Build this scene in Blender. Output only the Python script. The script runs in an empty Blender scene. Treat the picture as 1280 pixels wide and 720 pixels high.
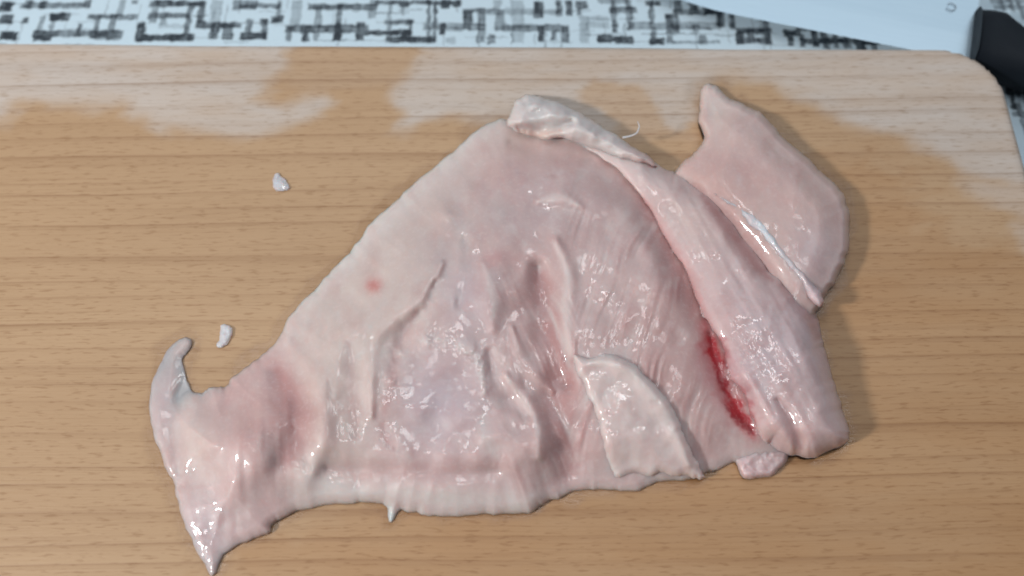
import bpy, math
import numpy as np

# ------------------------------------------------------------------ camera, world, lights, exposure
scene = bpy.context.scene
COL = scene.collection
PITCH = math.radians(66.0)      # looking down, degrees below the horizontal
DIST = 0.300                    # metres from lens to the middle of the board
FPX = 1120.0                    # focal length in pixels of a 1280 px wide picture

cam_data = bpy.data.cameras.new("camera")
cam = bpy.data.objects.new("camera", cam_data)
COL.objects.link(cam)
cam_data.sensor_width = 36.0
cam_data.lens = 36.0 * FPX / 1280.0
cam_data.clip_start = 0.01
cam_data.clip_end = 50.0
CAM = np.array([0.0, -DIST * math.cos(PITCH), DIST * math.sin(PITCH)])
cam.location = CAM
cam.rotation_euler = (math.pi / 2 - PITCH, 0.0, 0.0)
cam_data.dof.use_dof = True
cam_data.dof.focus_distance = 0.288
cam_data.dof.aperture_fstop = 6.3
scene.camera = cam

world = bpy.data.worlds.new("World")
scene.world = world
world.use_nodes = True
world.node_tree.nodes["Background"].inputs[0].default_value = (0.80, 0.90, 1.0, 1)
world.node_tree.nodes["Background"].inputs[1].default_value = 0.24


def area_light(name, loc, aim, size, power, colour):
    d = bpy.data.lights.new(name, 'AREA')
    d.shape = 'DISK' if len(size) == 1 else 'RECTANGLE'
    d.size = size[0]
    if len(size) > 1:
        d.size_y = size[1]
    d.energy = power
    d.color = colour
    o = bpy.data.objects.new(name, d)
    COL.objects.link(o)
    o.location = loc
    v = np.array(aim, float) - np.array(loc, float)
    import mathutils
    o.rotation_euler = mathutils.Vector(v).to_track_quat('-Z', 'Y').to_euler()
    return o


area_light("window_light", (0.25, 1.75, 1.75), (0, 0.1, 0), (2.8, 2.0), 17.0, (0.72, 0.88, 1.0))
area_light("left_key_light", (-0.86, -0.36, 0.66), (-0.05, 0, 0), (0.11,), 13.0, (1.0, 0.99, 0.97))  # unseen key, side read from the shadows; set close so the right darkens
for lamp_x, lamp_y in ((-0.66, 0.52), (0.02, 0.68), (0.62, 0.56), (-0.58, -0.02), (0.12, 0.12)):       # unseen overhead lights, added to put glints on the wet meat
    area_light("glint_light", (lamp_x, lamp_y, 1.75), (0, 0, 0), (0.32,), 2.9, (0.98, 0.99, 1.0))

scene.view_settings.view_transform = 'Standard'
scene.view_settings.look = 'None'
scene.view_settings.exposure = -0.45
scene.view_settings.gamma = 1.0
scene.view_settings.use_curve_mapping = False
scene.cycles.filter_width = 1.8

# ------------------------------------------------------------------ helpers
CLOTH_Z = -0.018                # the board is 18 mm thick and its top is z = 0


def at(px, z=0.0):
    """picture pixel(s) (1280x720) -> world XY on the height z"""
    px = np.asarray(px, float)
    u = (px[..., 0] - 640.0) / FPX
    v = (360.0 - px[..., 1]) / FPX
    c, s = math.cos(PITCH), math.sin(PITCH)
    dx = u
    dy = c + v * s
    dz = -s + v * c
    t = (z - CAM[2]) / dz
    return np.stack([CAM[0] + t * dx, CAM[1] + t * dy], -1)


def smooth(x, a, b):
    t = np.clip((x - a) / (b - a), 0, 1)
    return t * t * (3 - 2 * t)


def _hash(ix, iy, seed):
    h = (ix.astype(np.int64) * 374761393 + iy.astype(np.int64) * 668265263 + seed * 974634777) & 0xffffffff
    h = ((h ^ (h >> 13)) * 1274126177) & 0xffffffff
    return ((h ^ (h >> 16)) & 0xffff) / 65535.0


def vnoise(x, y, seed=0):
    ix = np.floor(x); iy = np.floor(y)
    fx = x - ix; fy = y - iy
    fx = fx * fx * fx * (fx * (fx * 6 - 15) + 10); fy = fy * fy * fy * (fy * (fy * 6 - 15) + 10)
    a = _hash(ix, iy, seed); b = _hash(ix + 1, iy, seed)
    c = _hash(ix, iy + 1, seed); d = _hash(ix + 1, iy + 1, seed)
    return (a + (b - a) * fx) * (1 - fy) + (c + (d - c) * fx) * fy - 0.5


def fbm(x, y, seed=0, octs=4, gain=0.5):
    r = np.zeros_like(x); amp = 1.0
    for k in range(octs):
        r += amp * vnoise(x, y, seed + 17 * k)
        c, s = math.cos(0.6), math.sin(0.6)
        x, y = (x * c - y * s) * 2.03 + 5.1, (x * s + y * c) * 2.03 + 1.7
        amp *= gain
    return r


def seg_dist(P, pts, closed=False, nearest=False):
    """distance from the points P (N,2) to a polyline; also the position along it 0..1"""
    pts = np.asarray(pts, float)
    A = pts if closed else pts[:-1]
    B = np.roll(pts, -1, 0) if closed else pts[1:]
    best = np.full(len(P), 1e18); where = np.zeros(len(P)); Q = np.zeros_like(P)
    L = np.hypot(*(B - A).T); cum = np.concatenate([[0], np.cumsum(L)]); tot = cum[-1]
    for i in range(len(A)):
        ab = B[i] - A[i]; den = max(ab @ ab, 1e-12)
        t = np.clip(((P - A[i]) @ ab) / den, 0, 1)
        q = A[i] + t[:, None] * ab
        d2 = ((P - q) ** 2).sum(1)
        m = d2 < best
        best[m] = d2[m]; where[m] = (cum[i] + t[m] * L[i]) / tot
        if nearest:
            Q[m] = q[m]
    return (np.sqrt(best), where, Q) if nearest else (np.sqrt(best), where)


def inside(P, poly):
    poly = np.asarray(poly, float)
    r = np.zeros(len(P), bool)
    x, y = P[:, 0], P[:, 1]
    for i in range(len(poly)):
        x0, y0 = poly[i]; x1, y1 = poly[i - 1]
        if y0 == y1:
            continue
        r ^= ((y0 > y) != (y1 > y)) & (x < (x1 - x0) * (y - y0) / (y1 - y0) + x0)
    return r


def spline(pts, closed=True, n=6):
    """Catmull-Rom through the points"""
    P = np.asarray(pts, float); N = len(P); out = []
    for i in range(N if closed else N - 1):
        if closed:
            a, b, c, d = P[i - 1], P[i], P[(i + 1) % N], P[(i + 2) % N]
        else:
            a, b, c, d = P[max(i - 1, 0)], P[i], P[i + 1], P[min(i + 2, N - 1)]
        for k in range(n):
            t = k / n
            out.append(0.5 * (2 * b + (c - a) * t + (2 * a - 5 * b + 4 * c - d) * t * t + (3 * b - a - 3 * c + d) * t ** 3))
    if not closed:
        out.append(P[-1])
    return np.array(out)


def stroke(P, pts, width, taper=True, curve=True):
    """soft brush 0..1 along a polyline in picture pixels"""
    if curve and len(pts) > 2:
        pts = spline(pts, closed=False, n=4)
    pts = np.asarray(pts, float)
    r = 2.6 * width
    lo, hi = pts.min(0) - r, pts.max(0) + r
    near = np.where(((P >= lo) & (P <= hi)).all(1))[0]
    out = np.zeros(len(P))
    d, s = seg_dist(P[near], pts)
    w = width
    if taper:
        w = width * (0.45 + 0.55 * np.sin(np.clip(s, 0, 1) * math.pi))
    out[near] = np.exp(-(d / w) ** 2)
    return out


def side_step(P, pts, width):
    """0 on the left side of a polyline, 1 on its right, near it only (for overlapping folds)"""
    pts = spline(pts, closed=False, n=4)
    d, s, Q = seg_dist(P, pts, nearest=True)
    tot = len(pts) - 1
    i = np.clip((s * tot).astype(int), 0, tot - 1)
    t = pts[i + 1] - pts[i]
    cr = t[:, 0] * (P - Q)[:, 1] - t[:, 1] * (P - Q)[:, 0]
    end = np.sin(np.clip(s, 0, 1) * math.pi) ** 0.6
    return np.where(cr > 0, np.exp(-(d / width) ** 2), 0) * end


def blob(P, c, rx, ry, ang=0.0):
    a = math.radians(ang)
    x = P[:, 0] - c[0]; y = P[:, 1] - c[1]
    X = x * math.cos(a) + y * math.sin(a); Y = -x * math.sin(a) + y * math.cos(a)
    return np.exp(-((X / rx) ** 2 + (Y / ry) ** 2))


def lin(r, g, b):
    c = np.array([r, g, b], float) / 255.0
    return np.where(c <= 0.04045, c / 12.92, ((c + 0.055) / 1.055) ** 2.4)


def mesh_from(name, verts, faces, mat, parent=None, colours=None, extra=None, shade=True):
    me = bpy.data.meshes.new(name)
    verts = np.asarray(verts, np.float32)
    quads = isinstance(faces, np.ndarray)
    if quads:
        nf = len(faces); k = faces.shape[1]
        me.vertices.add(len(verts)); me.vertices.foreach_set("co", verts.ravel())
        me.loops.add(nf * k); me.loops.foreach_set("vertex_index", faces.astype(np.int32).ravel())
        me.polygons.add(nf)
        me.polygons.foreach_set("loop_start", np.arange(0, nf * k, k, dtype=np.int32))
        me.polygons.foreach_set("loop_total", np.full(nf, k, np.int32))
    else:
        me.from_pydata(verts.tolist(), [], faces)
    me.update(calc_edges=True); me.validate()
    if colours is not None:
        at_ = me.color_attributes.new("Col", 'FLOAT_COLOR', 'POINT')
        c4 = np.ones((len(verts), 4), np.float32); c4[:, :3] = colours
        at_.data.foreach_set("color", c4.ravel())
    for key, val in (extra or {}).items():
        a = me.attributes.new(key, 'FLOAT', 'POINT')
        a.data.foreach_set("value", np.asarray(val, np.float32))
    if shade:
        me.polygons.foreach_set("use_smooth", np.ones(len(me.polygons), bool))
    me.materials.append(mat)
    o = bpy.data.objects.new(name, me)
    COL.objects.link(o)
    if parent is not None:
        o.parent = parent
    return o


def tag(o, label, cat, group=None, kind=None):
    if label: o["label"] = label
    if cat: o["category"] = cat
    if group: o["group"] = group
    if kind: o["kind"] = kind


class Nodes:
    def __init__(self, name):
        self.mat = bpy.data.materials.new(name)
        self.mat.use_nodes = True
        self.t = self.mat.node_tree
        self.bsdf = self.t.nodes["Principled BSDF"]

    def n(self, kind, **kw):
        nd = self.t.nodes.new(kind)
        for k, v in kw.items():
            if k.startswith('i_'):
                nd.inputs[k[2:].replace('_', ' ')].default_value = v
            else:
                setattr(nd, k, v)
        return nd

    def l(self, a, b):
        self.t.links.new(a, b)

    def ramp(self, fac, stops):
        r = self.n('ShaderNodeValToRGB')
        e = r.color_ramp.elements
        while len(e) < len(stops):
            e.new(0.5)
        for el, (p, c) in zip(e, stops):
            el.position = p
            el.color = (c, c, c, 1) if not hasattr(c, '__len__') else tuple(c) + (1,)
        self.l(fac, r.inputs[0])
        return r.outputs[0]

    def math(self, op, a, b=None, clamp=False):
        m = self.n('ShaderNodeMath', operation=op, use_clamp=clamp)
        for i, v in enumerate((a, b)):
            if v is None: continue
            if hasattr(v, 'default_value'): self.l(v, m.inputs[i])
            else: m.inputs[i].default_value = v
        return m.outputs[0]

    def mix(self, fac, a, b, blend='MIX'):
        m = self.n('ShaderNodeMix', data_type='RGBA', blend_type=blend)
        for i, v in ((0, fac), (6, a), (7, b)):
            if hasattr(v, 'default_value'): self.l(v, m.inputs[i])
            elif i == 0: m.inputs[0].default_value = v
            else: m.inputs[i].default_value = tuple(v) + (1,)
        return m.outputs[2]

    def coords(self, scale=(1, 1, 1), rot=(0, 0, 0)):
        tc = self.n('ShaderNodeTexCoord')
        mp = self.n('ShaderNodeMapping')
        mp.inputs['Scale'].default_value = scale
        mp.inputs['Rotation'].default_value = rot
        self.l(tc.outputs['Object'], mp.inputs['Vector'])
        return mp.outputs[0]

    def noise(self, vec, scale, detail=3, rough=0.5, dist=0.0):
        nz = self.n('ShaderNodeTexNoise')
        nz.inputs['Scale'].default_value = scale
        nz.inputs['Detail'].default_value = detail
        nz.inputs['Roughness'].default_value = rough
        nz.inputs['Distortion'].default_value = dist
        self.l(vec, nz.inputs['Vector'])
        return nz.outputs[0]

    def bump(self, height, strength, dist, prev=None):
        b = self.n('ShaderNodeBump')
        b.inputs['Strength'].default_value = strength
        b.inputs['Distance'].default_value = dist
        self.l(height, b.inputs['Height'])
        if prev is not None:
            self.l(prev, b.inputs['Normal'])
        return b.outputs[0]


# ------------------------------------------------------------------ materials
def wood_material():
    m = Nodes("beech_wood"); b = m.bsdf
    dry_lit = m.n('ShaderNodeAttribute', attribute_name="dry_lit").outputs['Fac']
    v = m.coords((1, 1, 1), (0, 0, math.radians(-0.8)))
    warp = m.noise(m.coords((3.2, 9, 9)), 1.0, 2)
    sep = m.n('ShaderNodeSeparateXYZ'); m.l(v, sep.inputs[0])
    yw = m.math('ADD', sep.outputs[1], m.math('MULTIPLY', m.math('SUBTRACT', warp, 0.5), 0.010))

    def along(xs, ys, off):
        c = m.n('ShaderNodeCombineXYZ')
        m.l(m.math('MULTIPLY', sep.outputs[0], xs), c.inputs[0])
        m.l(m.math('ADD', m.math('MULTIPLY', yw, ys), off), c.inputs[1])
        return c.outputs[0]
    broad = m.noise(along(2.5, 34, 0), 1.0, 2)                    # wide growth rings
    lines = m.noise(along(1.2, 46, 7.3), 1.0, 1.0, 0.5)           # uneven ring spacing
    lines2 = m.noise(along(3.0, 260, 3.1), 1.0, 1.0, 0.5)
    fibre = m.noise(along(55, 1500, 0), 1.0, 3, 0.65)
    fleck = m.noise(along(190, 1300, 2.0), 1.0, 2, 0.5)
    blot = m.noise(m.coords((14, 30, 1)), 1.0, 3)

    ring = m.math('FRACT', m.math('ADD', m.math('MULTIPLY', yw, 128.0), m.math('MULTIPLY', lines, 2.4)))
    vary = m.ramp(m.noise(along(5.0, 90, 1.7), 1.0, 2), [(0.35, 0.15), (0.65, 1.0)])
    l1 = m.math('MULTIPLY', m.ramp(ring, [(0.0, 0.25), (0.05, 0.0), (0.70, 0.06), (0.90, 0.45), (0.97, 1.0), (1.0, 0.25)]), vary)
    l2 = m.ramp(m.math('ABSOLUTE', m.math('SUBTRACT', lines2, 0.52)), [(0.0, 0.6), (0.03, 0.0)])
    fl = m.ramp(fleck, [(0.56, 0.0), (0.68, 1.0)])
    wet = m.mix(m.ramp(broad, [(0.3, 0.0), (0.7, 1.0)]), (0.470, 0.302, 0.172), (0.522, 0.346, 0.205))
    dryc = m.mix(m.ramp(broad, [(0.3, 0.0), (0.7, 1.0)]), (0.550, 0.480, 0.435), (0.620, 0.552, 0.508))
    c = m.mix(dry_lit, wet, dryc)
    c = m.mix(m.math('MULTIPLY', m.math('SUBTRACT', 1.0, fibre), 0.55), c, (0.80, 0.72, 0.62), 'MULTIPLY')
    c = m.mix(m.math('MULTIPLY', l1, 0.82), c, (0.62, 0.52, 0.44), 'MULTIPLY')
    c = m.mix(m.math('MULTIPLY', l2, 0.45), c, (0.70, 0.62, 0.55), 'MULTIPLY')
    c = m.mix(m.math('MULTIPLY', fl, 0.6), c, (0.66, 0.56, 0.46), 'MULTIPLY')
    sk = m.n('ShaderNodeAttribute', attribute_name="soak_shade").outputs['Fac']
    c = m.mix(sk, c, (0.90, 0.80, 0.68), 'MULTIPLY')  # tints the wet stain and the painted shade alike
    jc = m.n('ShaderNodeAttribute', attribute_name="juice").outputs['Fac']
    c = m.mix(m.math('MULTIPLY', jc, 0.6), c, (0.74, 0.68, 0.62), 'MULTIPLY')
    c = m.mix(m.ramp(blot, [(0.35, 0.0), (0.75, 0.5)]), c, (0.92, 0.90, 0.88), 'MULTIPLY')
    m.l(c, b.inputs['Base Color'])
    rg = m.math('ADD', m.math('MULTIPLY', dry_lit, 0.12), 0.42)
    juice = m.n('ShaderNodeAttribute', attribute_name="juice").outputs['Fac']
    rg = m.math('SUBTRACT', rg, m.math('MULTIPLY', juice, 0.30))
    m.l(m.math('ADD', rg, m.math('MULTIPLY', fibre, 0.15)), b.inputs['Roughness'])
    b.inputs['Specular IOR Level'].default_value = 0.42
    h = m.math('SUBTRACT', fibre, m.math('MULTIPLY', l1, 0.6))
    m.l(m.bump(h, 0.22, 0.0006), b.inputs['Normal'])
    return m.mat


def cloth_material():
    m = Nodes("printed_cloth"); b = m.bsdf
    col = m.n('ShaderNodeAttribute', attribute_name="Col").outputs['Color']
    v = m.coords()
    nz = m.noise(v, 900, 2)
    c = m.mix(m.ramp(nz, [(0.3, 0.0), (0.7, 0.35)]), col, (0.86, 0.88, 0.90), 'MULTIPLY')
    m.l(c, b.inputs['Base Color'])
    b.inputs['Roughness'].default_value = 0.55
    w1 = m.n('ShaderNodeTexWave', wave_type='BANDS', bands_direction='X'); w1.inputs['Scale'].default_value = 420
    w2 = m.n('ShaderNodeTexWave', wave_type='BANDS', bands_direction='Y'); w2.inputs['Scale'].default_value = 420
    m.l(v, w1.inputs[0]); m.l(v, w2.inputs[0])
    m.l(m.bump(m.math('ADD', w1.outputs[1], w2.outputs[1]), 0.15, 0.0003), b.inputs['Normal'])
    return m.mat


def meat_material(name, rough=0.48, coat=1.0, sss=0.6, tint=1.0, grain=0.5):
    m = Nodes(name); b = m.bsdf
    col = m.n('ShaderNodeAttribute', attribute_name="Col").outputs['Color']
    v = m.coords()
    mott = m.noise(v, 160, 4, 0.6)
    c = m.mix(m.ramp(mott, [(0.35, 0.0), (0.68, 0.30)]), col, (0.90, 0.80, 0.80), 'MULTIPLY')
    fine = m.noise(v, 800, 3, 0.6)
    c = m.mix(m.ramp(fine, [(0.52, 0.0), (0.72, 0.12)]), c, (0.8, 0.74, 0.72))
    m.l(c, b.inputs['Base Color'])
    b.inputs['Subsurface Weight'].default_value = sss
    b.inputs['Subsurface Radius'].default_value = (1.0, 0.45, 0.36)
    b.inputs['Subsurface Scale'].default_value = 0.0070
    b.inputs['Roughness'].default_value = rough
    b.inputs['Specular IOR Level'].default_value = 0.4
    wet = m.noise(v, 75, 3, 0.6)
    film = m.math('MULTIPLY', m.n('ShaderNodeAttribute', attribute_name="film").outputs['Fac'], 1.0)
    m.l(m.math('MAXIMUM', m.ramp(wet, [(0.40, 0.10 * coat), (0.64, 0.62 * coat)]), film), b.inputs['Coat Weight'])
    b.inputs['Coat Roughness'].default_value = 0.07
    b.inputs['Coat IOR'].default_value = 1.62
    n1 = m.noise(v, 240, 2, 0.5, 0.6)
    n2 = m.noise(v, 330, 0.4, 0.4, 0.0)
    clus = m.ramp(m.noise(m.coords((1, 1, 1), (0.3, 0.2, 0.5)), 42, 2, 0.5), [(0.44, 0.08), (0.62, 1.0)])
    nm = m.bump(n1, 0.08 * grain, 0.0022)
    film = m.n('ShaderNodeAttribute', attribute_name="film").outputs['Fac']
    clus = m.math('MAXIMUM', m.math('MULTIPLY', clus, 0.02), film)
    bn = m.n('ShaderNodeBump'); bn.inputs['Distance'].default_value = 0.0014
    m.l(m.math('MULTIPLY', clus, 0.55), bn.inputs['Strength'])
    m.l(n2, bn.inputs['Height']); m.l(nm, bn.inputs['Normal'])
    m.l(nm, b.inputs['Normal'])
    m.l(bn.outputs[0], b.inputs['Coat Normal'])
    return m.mat


def plain(name, colour, rough, metal=0.0, spec=0.5):
    m = Nodes(name); b = m.bsdf
    v = m.coords()
    nz = m.noise(v, 300, 3)
    c = m.mix(m.ramp(nz, [(0.3, 0.0), (0.7, 0.4)]), colour, tuple(x * 0.85 for x in colour))
    m.l(c, b.inputs['Base Color'])
    m.l(m.math('ADD', m.math('MULTIPLY', nz, 0.12), rough - 0.06), b.inputs['Roughness'])
    b.inputs['Metallic'].default_value = metal
    b.inputs['Specular IOR Level'].default_value = spec
    m.l(m.bump(nz, 0.05, 0.0005), b.inputs['Normal'])
    return m.mat


def steel_material():
    m = Nodes("brushed_steel"); b = m.bsdf
    v = m.coords((60, 1800, 60))
    nz = m.noise(v, 1.0, 2)
    m.l(m.mix(nz, (0.54, 0.64, 0.71), (0.60, 0.70, 0.77)), b.inputs['Base Color'])
    b.inputs['Metallic'].default_value = 1.0
    m.l(m.math('ADD', m.math('MULTIPLY', nz, 0.10), 0.30), b.inputs['Roughness'])
    m.l(m.bump(nz, 0.06, 0.0002), b.inputs['Normal'])
    return m.mat


M_WOOD = wood_material()
M_CLOTH = cloth_material()
M_MEAT = meat_material("wet_raw_meat")
M_FAT = meat_material("wet_fat", rough=0.45, coat=1.0, sss=0.6, grain=0.35)
M_SHRED = meat_material("thin_fat_shred", rough=0.45, coat=1.0, sss=0.6, grain=0.35)
M_SHRED.node_tree.nodes["Principled BSDF"].inputs['Alpha'].default_value = 0.6
M_STEEL = steel_material()
M_HANDLE = plain("black_plastic", (0.004, 0.007, 0.012), 0.6, 0.0, 0.25)
M_MARK = plain("engraved_steel", (0.30, 0.33, 0.36), 0.5, 1.0)
M_RIVET = plain("rivet_steel", (0.6, 0.62, 0.64), 0.3, 1.0)

# ------------------------------------------------------------------ tablecloth (setting)
BARS = """0 2 15 13 .8;0 18 15 29 .8;0 40 20 49 .95;27 3 110 9 .6;30 0 40 10 .6;50 0 57 9 .6;105 0 112 9 .7;28 22 34 28 .7
62 16 86 24 .9;48 20 54 40 .5;62 24 66 42 .5;42 38 150 45 .7;42 40 64 50 .95;95 30 101 45 .7;110 18 172 23 .6;117 18 123 48 .6
136 18 143 48 .6;113 38 152 48 .55;148 0 154 20 .4;165 0 172 4 .6;187 1 255 7 .75;190 0 196 28 .5;208 0 214 7 .6;222 0 228 7 .6
186 16 236 22 .6;232 2 238 48 .7;248 2 254 32 .7;200 22 206 30 .4;171 28 180 50 .85;171 43 242 50 .95;200 30 232 34 .25
245 26 256 34 .8;256 28 300 34 .7;262 28 272 48 .75;278 28 290 48 .75;300 40 330 48 .8;308 24 314 46 .6;265 0 275 26 .3;292 0 320 11 .6
300 4 352 9 .6;325 24 335 30 .6;327 24 333 47 .7;340 20 352 27 .8;346 0 350 22 .5;302 41 333 48 .85;364 0 375 32 .35;386 5 470 11 .7
394 8 400 50 .5;420 4 426 50 .6;462 0 470 22 .5;440 10 465 13 .4;358 31 460 40 .75;378 32 386 50 .8;358 34 363 50 .6;418 34 426 50 .8
445 28 455 50 .8;455 38 515 43 .85;485 0 489 50 .5;470 1 575 5 .7;500 0 510 8 .6;534 0 537 52 .6;542 0 545 52 .6;552 0 562 9 .85
568 0 576 8 .85;482 25 515 30 .6;511 25 515 50 .6;484 46 545 52 .85;502 38 508 50 .7;502 0 505 18 .4;530 29 605 37 .45;550 28 556 42 .85
580 12 590 36 .85;585 10 618 14 .5;597 10 600 52 .6;602 10 606 52 .6;558 46 568 53 .3;610 44 618 53 .6;600 12 700 17 .4;618 0 626 12 .35
619 12 630 30 .5;640 0 654 52 .3;668 2 678 21 .8;619 31 710 38 .6;673 31 679 51 .8;690 31 694 50 .7;703 33 710 52 .7;696 0 702 19 .7
708 0 715 19 .8;720 1 734 10 .7;722 8 726 18 .6;725 20 736 53 .35;735 20 760 24 .3;735 27 760 34 .3;748 -4 785 3 .5;763 9 795 15 .65
765 0 770 40 .6;784 0 790 36 .6;765 26 772 40 .6;785 28 900 36 .45;748 44 764 53 .9;748 46 790 51 .95;770 46 790 54 .9;808 1 824 6 .75
813 0 818 53 .6;812 48 830 54 .85;833 18 848 40 .6;834 18 840 52 .6;843 0 852 16 .6;843 12 905 17 .5;862 0 872 17 .8;880 5 892 18 .85
895 10 905 33 .75;912 12 918 35 .7;866 30 872 40 .6;874 45 882 55 .6;835 51 900 54 .5;860 33 888 36 .4;921 35 963 41 .8;922 38 930 54 .8
935 38 942 54 .7;955 22 962 55 .7;921 48 962 54 .7;980 38 1000 44 .8;985 40 990 56 .7;995 32 1040 38 .7;1000 42 1006 58 .7;1015 36 1022 58 .85
1028 36 1034 60 .7;1042 40 1047 60 .7;1000 48 1100 54 .8;1055 40 1062 60 .7;1070 44 1080 62 .8;1090 48 1096 62 .7;1240 -2 1285 3 .5;1250 -6 1254 12 .5
1262 -6 1266 14 .6;1274 -6 1278 24 .6;1244 6 1285 10 .5;1258 108 1290 118 .75;1262 104 1267 136 .7;1276 128 1281 168 .6;1268 140 1290 145 .6;1284 100 1290 160 .6"""
bars = [tuple(map(float, q.split())) for q in BARS.replace("\n", ";").split(";")]
rng = np.random.default_rng(5)


def build_cloth():
    step = 0.00034
    x0, x1 = -0.24, 0.26
    yd0 = at((640, 185), CLOTH_Z)[1]; yd1 = at((640, -30), CLOTH_Z)[1]
    xs = np.concatenate([[-0.6, -0.4], np.arange(x0, x1, step), [0.4, 0.6]])
    ys = np.concatenate([[-0.45, -0.2, 0.0], np.arange(yd0, yd1, step), np.arange(yd1, 0.32, 0.001)[1:]])
    X, Y = np.meshgrid(xs, ys)
    V = np.stack([X.ravel(), Y.ravel(), np.full(X.size, CLOTH_Z)], 1)
    ink = np.zeros(X.shape)
    wx = X.ravel() + 0.0009 * fbm(V[:, 0] * 420, V[:, 1] * 420, 3)
    wy = Y.ravel() + 0.0009 * fbm(V[:, 0] * 420, V[:, 1] * 420, 8)
    wx = wx.reshape(X.shape); wy = wy.reshape(X.shape)
    soft = 0.00045

    def bar(ax, ay, bx, by, s):
        i0, i1 = np.searchsorted(xs, (ax - 0.002, bx + 0.002)); j0, j1 = np.searchsorted(ys, (ay - 0.002, by + 0.002))
        sl = (slice(j0, j1), slice(i0, i1))
        m = (smooth(wx[sl], ax - soft, ax + soft) * (1 - smooth(wx[sl], bx - soft, bx + soft)) *
             smooth(wy[sl], ay - soft, ay + soft) * (1 - smooth(wy[sl], by - soft, by + soft)))
        ink[sl] = 1 - (1 - ink[sl]) * (1 - m * s)

    for (ax, ay, bx, by, s) in bars:
        p = at((ax, by), CLOTH_Z); q = at((bx, ay), CLOTH_Z)
        c = at(((ax + bx) / 2, (ay + by) / 2), CLOTH_Z)
        hx = (at((bx, (ay + by) / 2), CLOTH_Z) - at((ax, (ay + by) / 2), CLOTH_Z))[0] / 2
        gx = 0.00030
        bar(c[0] - hx - gx, p[1] - gx, c[0] + hx + gx, q[1] + gx, min(1.0, s * 1.12))
    for k in range(150):                                      # stray hairlines of the print
        cx = rng.uniform(-0.24, 0.26); cy = rng.uniform(at((640, 56), CLOTH_Z)[1], at((640, 0), CLOTH_Z)[1])
        w, h = (0.0005, rng.uniform(0.004, 0.012)) if k % 2 else (rng.uniform(0.006, 0.02), 0.0005)
        bar(cx - w / 2, cy - h / 2, cx + w / 2, cy + h / 2, rng.uniform(0.3, 0.6))
    # the print goes on past the part seen in the picture
    lim = at((640, 0), CLOTH_Z)[1]
    for k in range(330):
        cx = rng.uniform(-0.24, 0.26); cy = rng.uniform(lim + 0.002, 0.31)
        if rng.random() < 0.5:
            w, h = rng.uniform(0.006, 0.028), rng.uniform(0.001, 0.0024)
        else:
            w, h = rng.uniform(0.001, 0.003), rng.uniform(0.005, 0.015)
        if cy - h / 2 < lim:
            continue
        bar(cx - w / 2, cy - h / 2, cx + w / 2, cy + h / 2, rng.uniform(0.35, 0.9))
    ink = ink.ravel()
    ink *= 1.05 + 0.35 * vnoise(V[:, 0] * 1300, V[:, 1] * 160, 61) + 0.35 * vnoise(V[:, 0] * 160, V[:, 1] * 1300, 62)
    ink = np.clip(ink, 0, 1)
    ink *= np.clip(1.0 + 0.3 * fbm(V[:, 0] * 420, V[:, 1] * 420, 21), 0.3, 1.0)
    paper = np.array([0.55, 0.67, 0.745]); black = np.array([0.012, 0.020, 0.030])
    C = paper * (1 - ink[:, None]) + black * ink[:, None]
    V[:, 2] += 0.0004 * fbm(V[:, 0] * 25, V[:, 1] * 25, 4) - 0.0003
    nx, ny = len(xs), len(ys)
    idx = np.arange(nx * ny).reshape(ny, nx)
    F = np.stack([idx[:-1, :-1], idx[:-1, 1:], idx[1:, 1:], idx[1:, :-1]], -1).reshape(-1, 4)
    o = mesh_from("tablecloth", V, F, M_CLOTH, None, C)
    tag(o, "white tablecloth printed with black crosshatch bars under the board", None, kind="structure")


build_cloth()

BODY = [(625, 149), (600, 158), (578, 177), (553, 200), (518, 229), (487, 258), (460, 281), (440, 310), (418, 335), (398, 358), (367, 388), (351, 413),
        (342, 431), (316, 451), (292, 470), (283, 482), (264, 484), (252, 491), (241, 487), (234, 472), (227, 452), (236, 438), (239, 426), (228, 423),
        (207, 441), (194, 467), (187, 503), (193, 545), (206, 583), (219, 607), (225, 638), (239, 673), (254, 704), (264, 718), (271, 712), (283, 691),
        (308, 678), (334, 667), (341, 655), (360, 646), (382, 637), (424, 630), (464, 629), (482, 633), (486, 643), (488, 652), (494, 651), (500, 638), (515, 640),
        (553, 646), (607, 643), (660, 641), (680, 632), (704, 620), (736, 611), (770, 614), (800, 612), (822, 603), (860, 599), (879, 593), (895, 588),
        (910, 580), (924, 577), (945, 579), (970, 576), (985, 570), (1000, 560), (985, 520), (950, 430), (905, 330), (840, 235), (770, 180), (710, 158), (660, 150)]
FLAP = [(884, 105), (875, 112), (875, 128), (873, 146), (880, 172), (868, 192), (856, 201), (842, 222), (852, 270), (895, 345), (950, 405), (1000, 408), (1026, 386), (1030, 373),
        (1043, 356), (1057, 322), (1062, 286), (1059, 258), (1050, 237), (1029, 215), (999, 188), (970, 164), (952, 143), (928, 130), (910, 121), (897, 108)]
RIDGE = [(705, 160), (745, 156), (769, 171), (801, 190), (829, 208), (850, 216), (872, 228), (899, 249), (926, 278), (951, 312), (970, 338), (988, 350), (1004, 364), (1020, 390),
         (1027, 418), (1032, 443), (1040, 468), (1052, 504), (1061, 534), (1060, 550), (1046, 560), (1020, 570), (1003, 570), (985, 569), (966, 560), (952, 549), (945, 533),
         (934, 508), (930, 492), (914, 474), (909, 456), (906, 440), (898, 426), (886, 408), (874, 382), (857, 340), (832, 298), (807, 253), (771, 212), (735, 188)]
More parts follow.
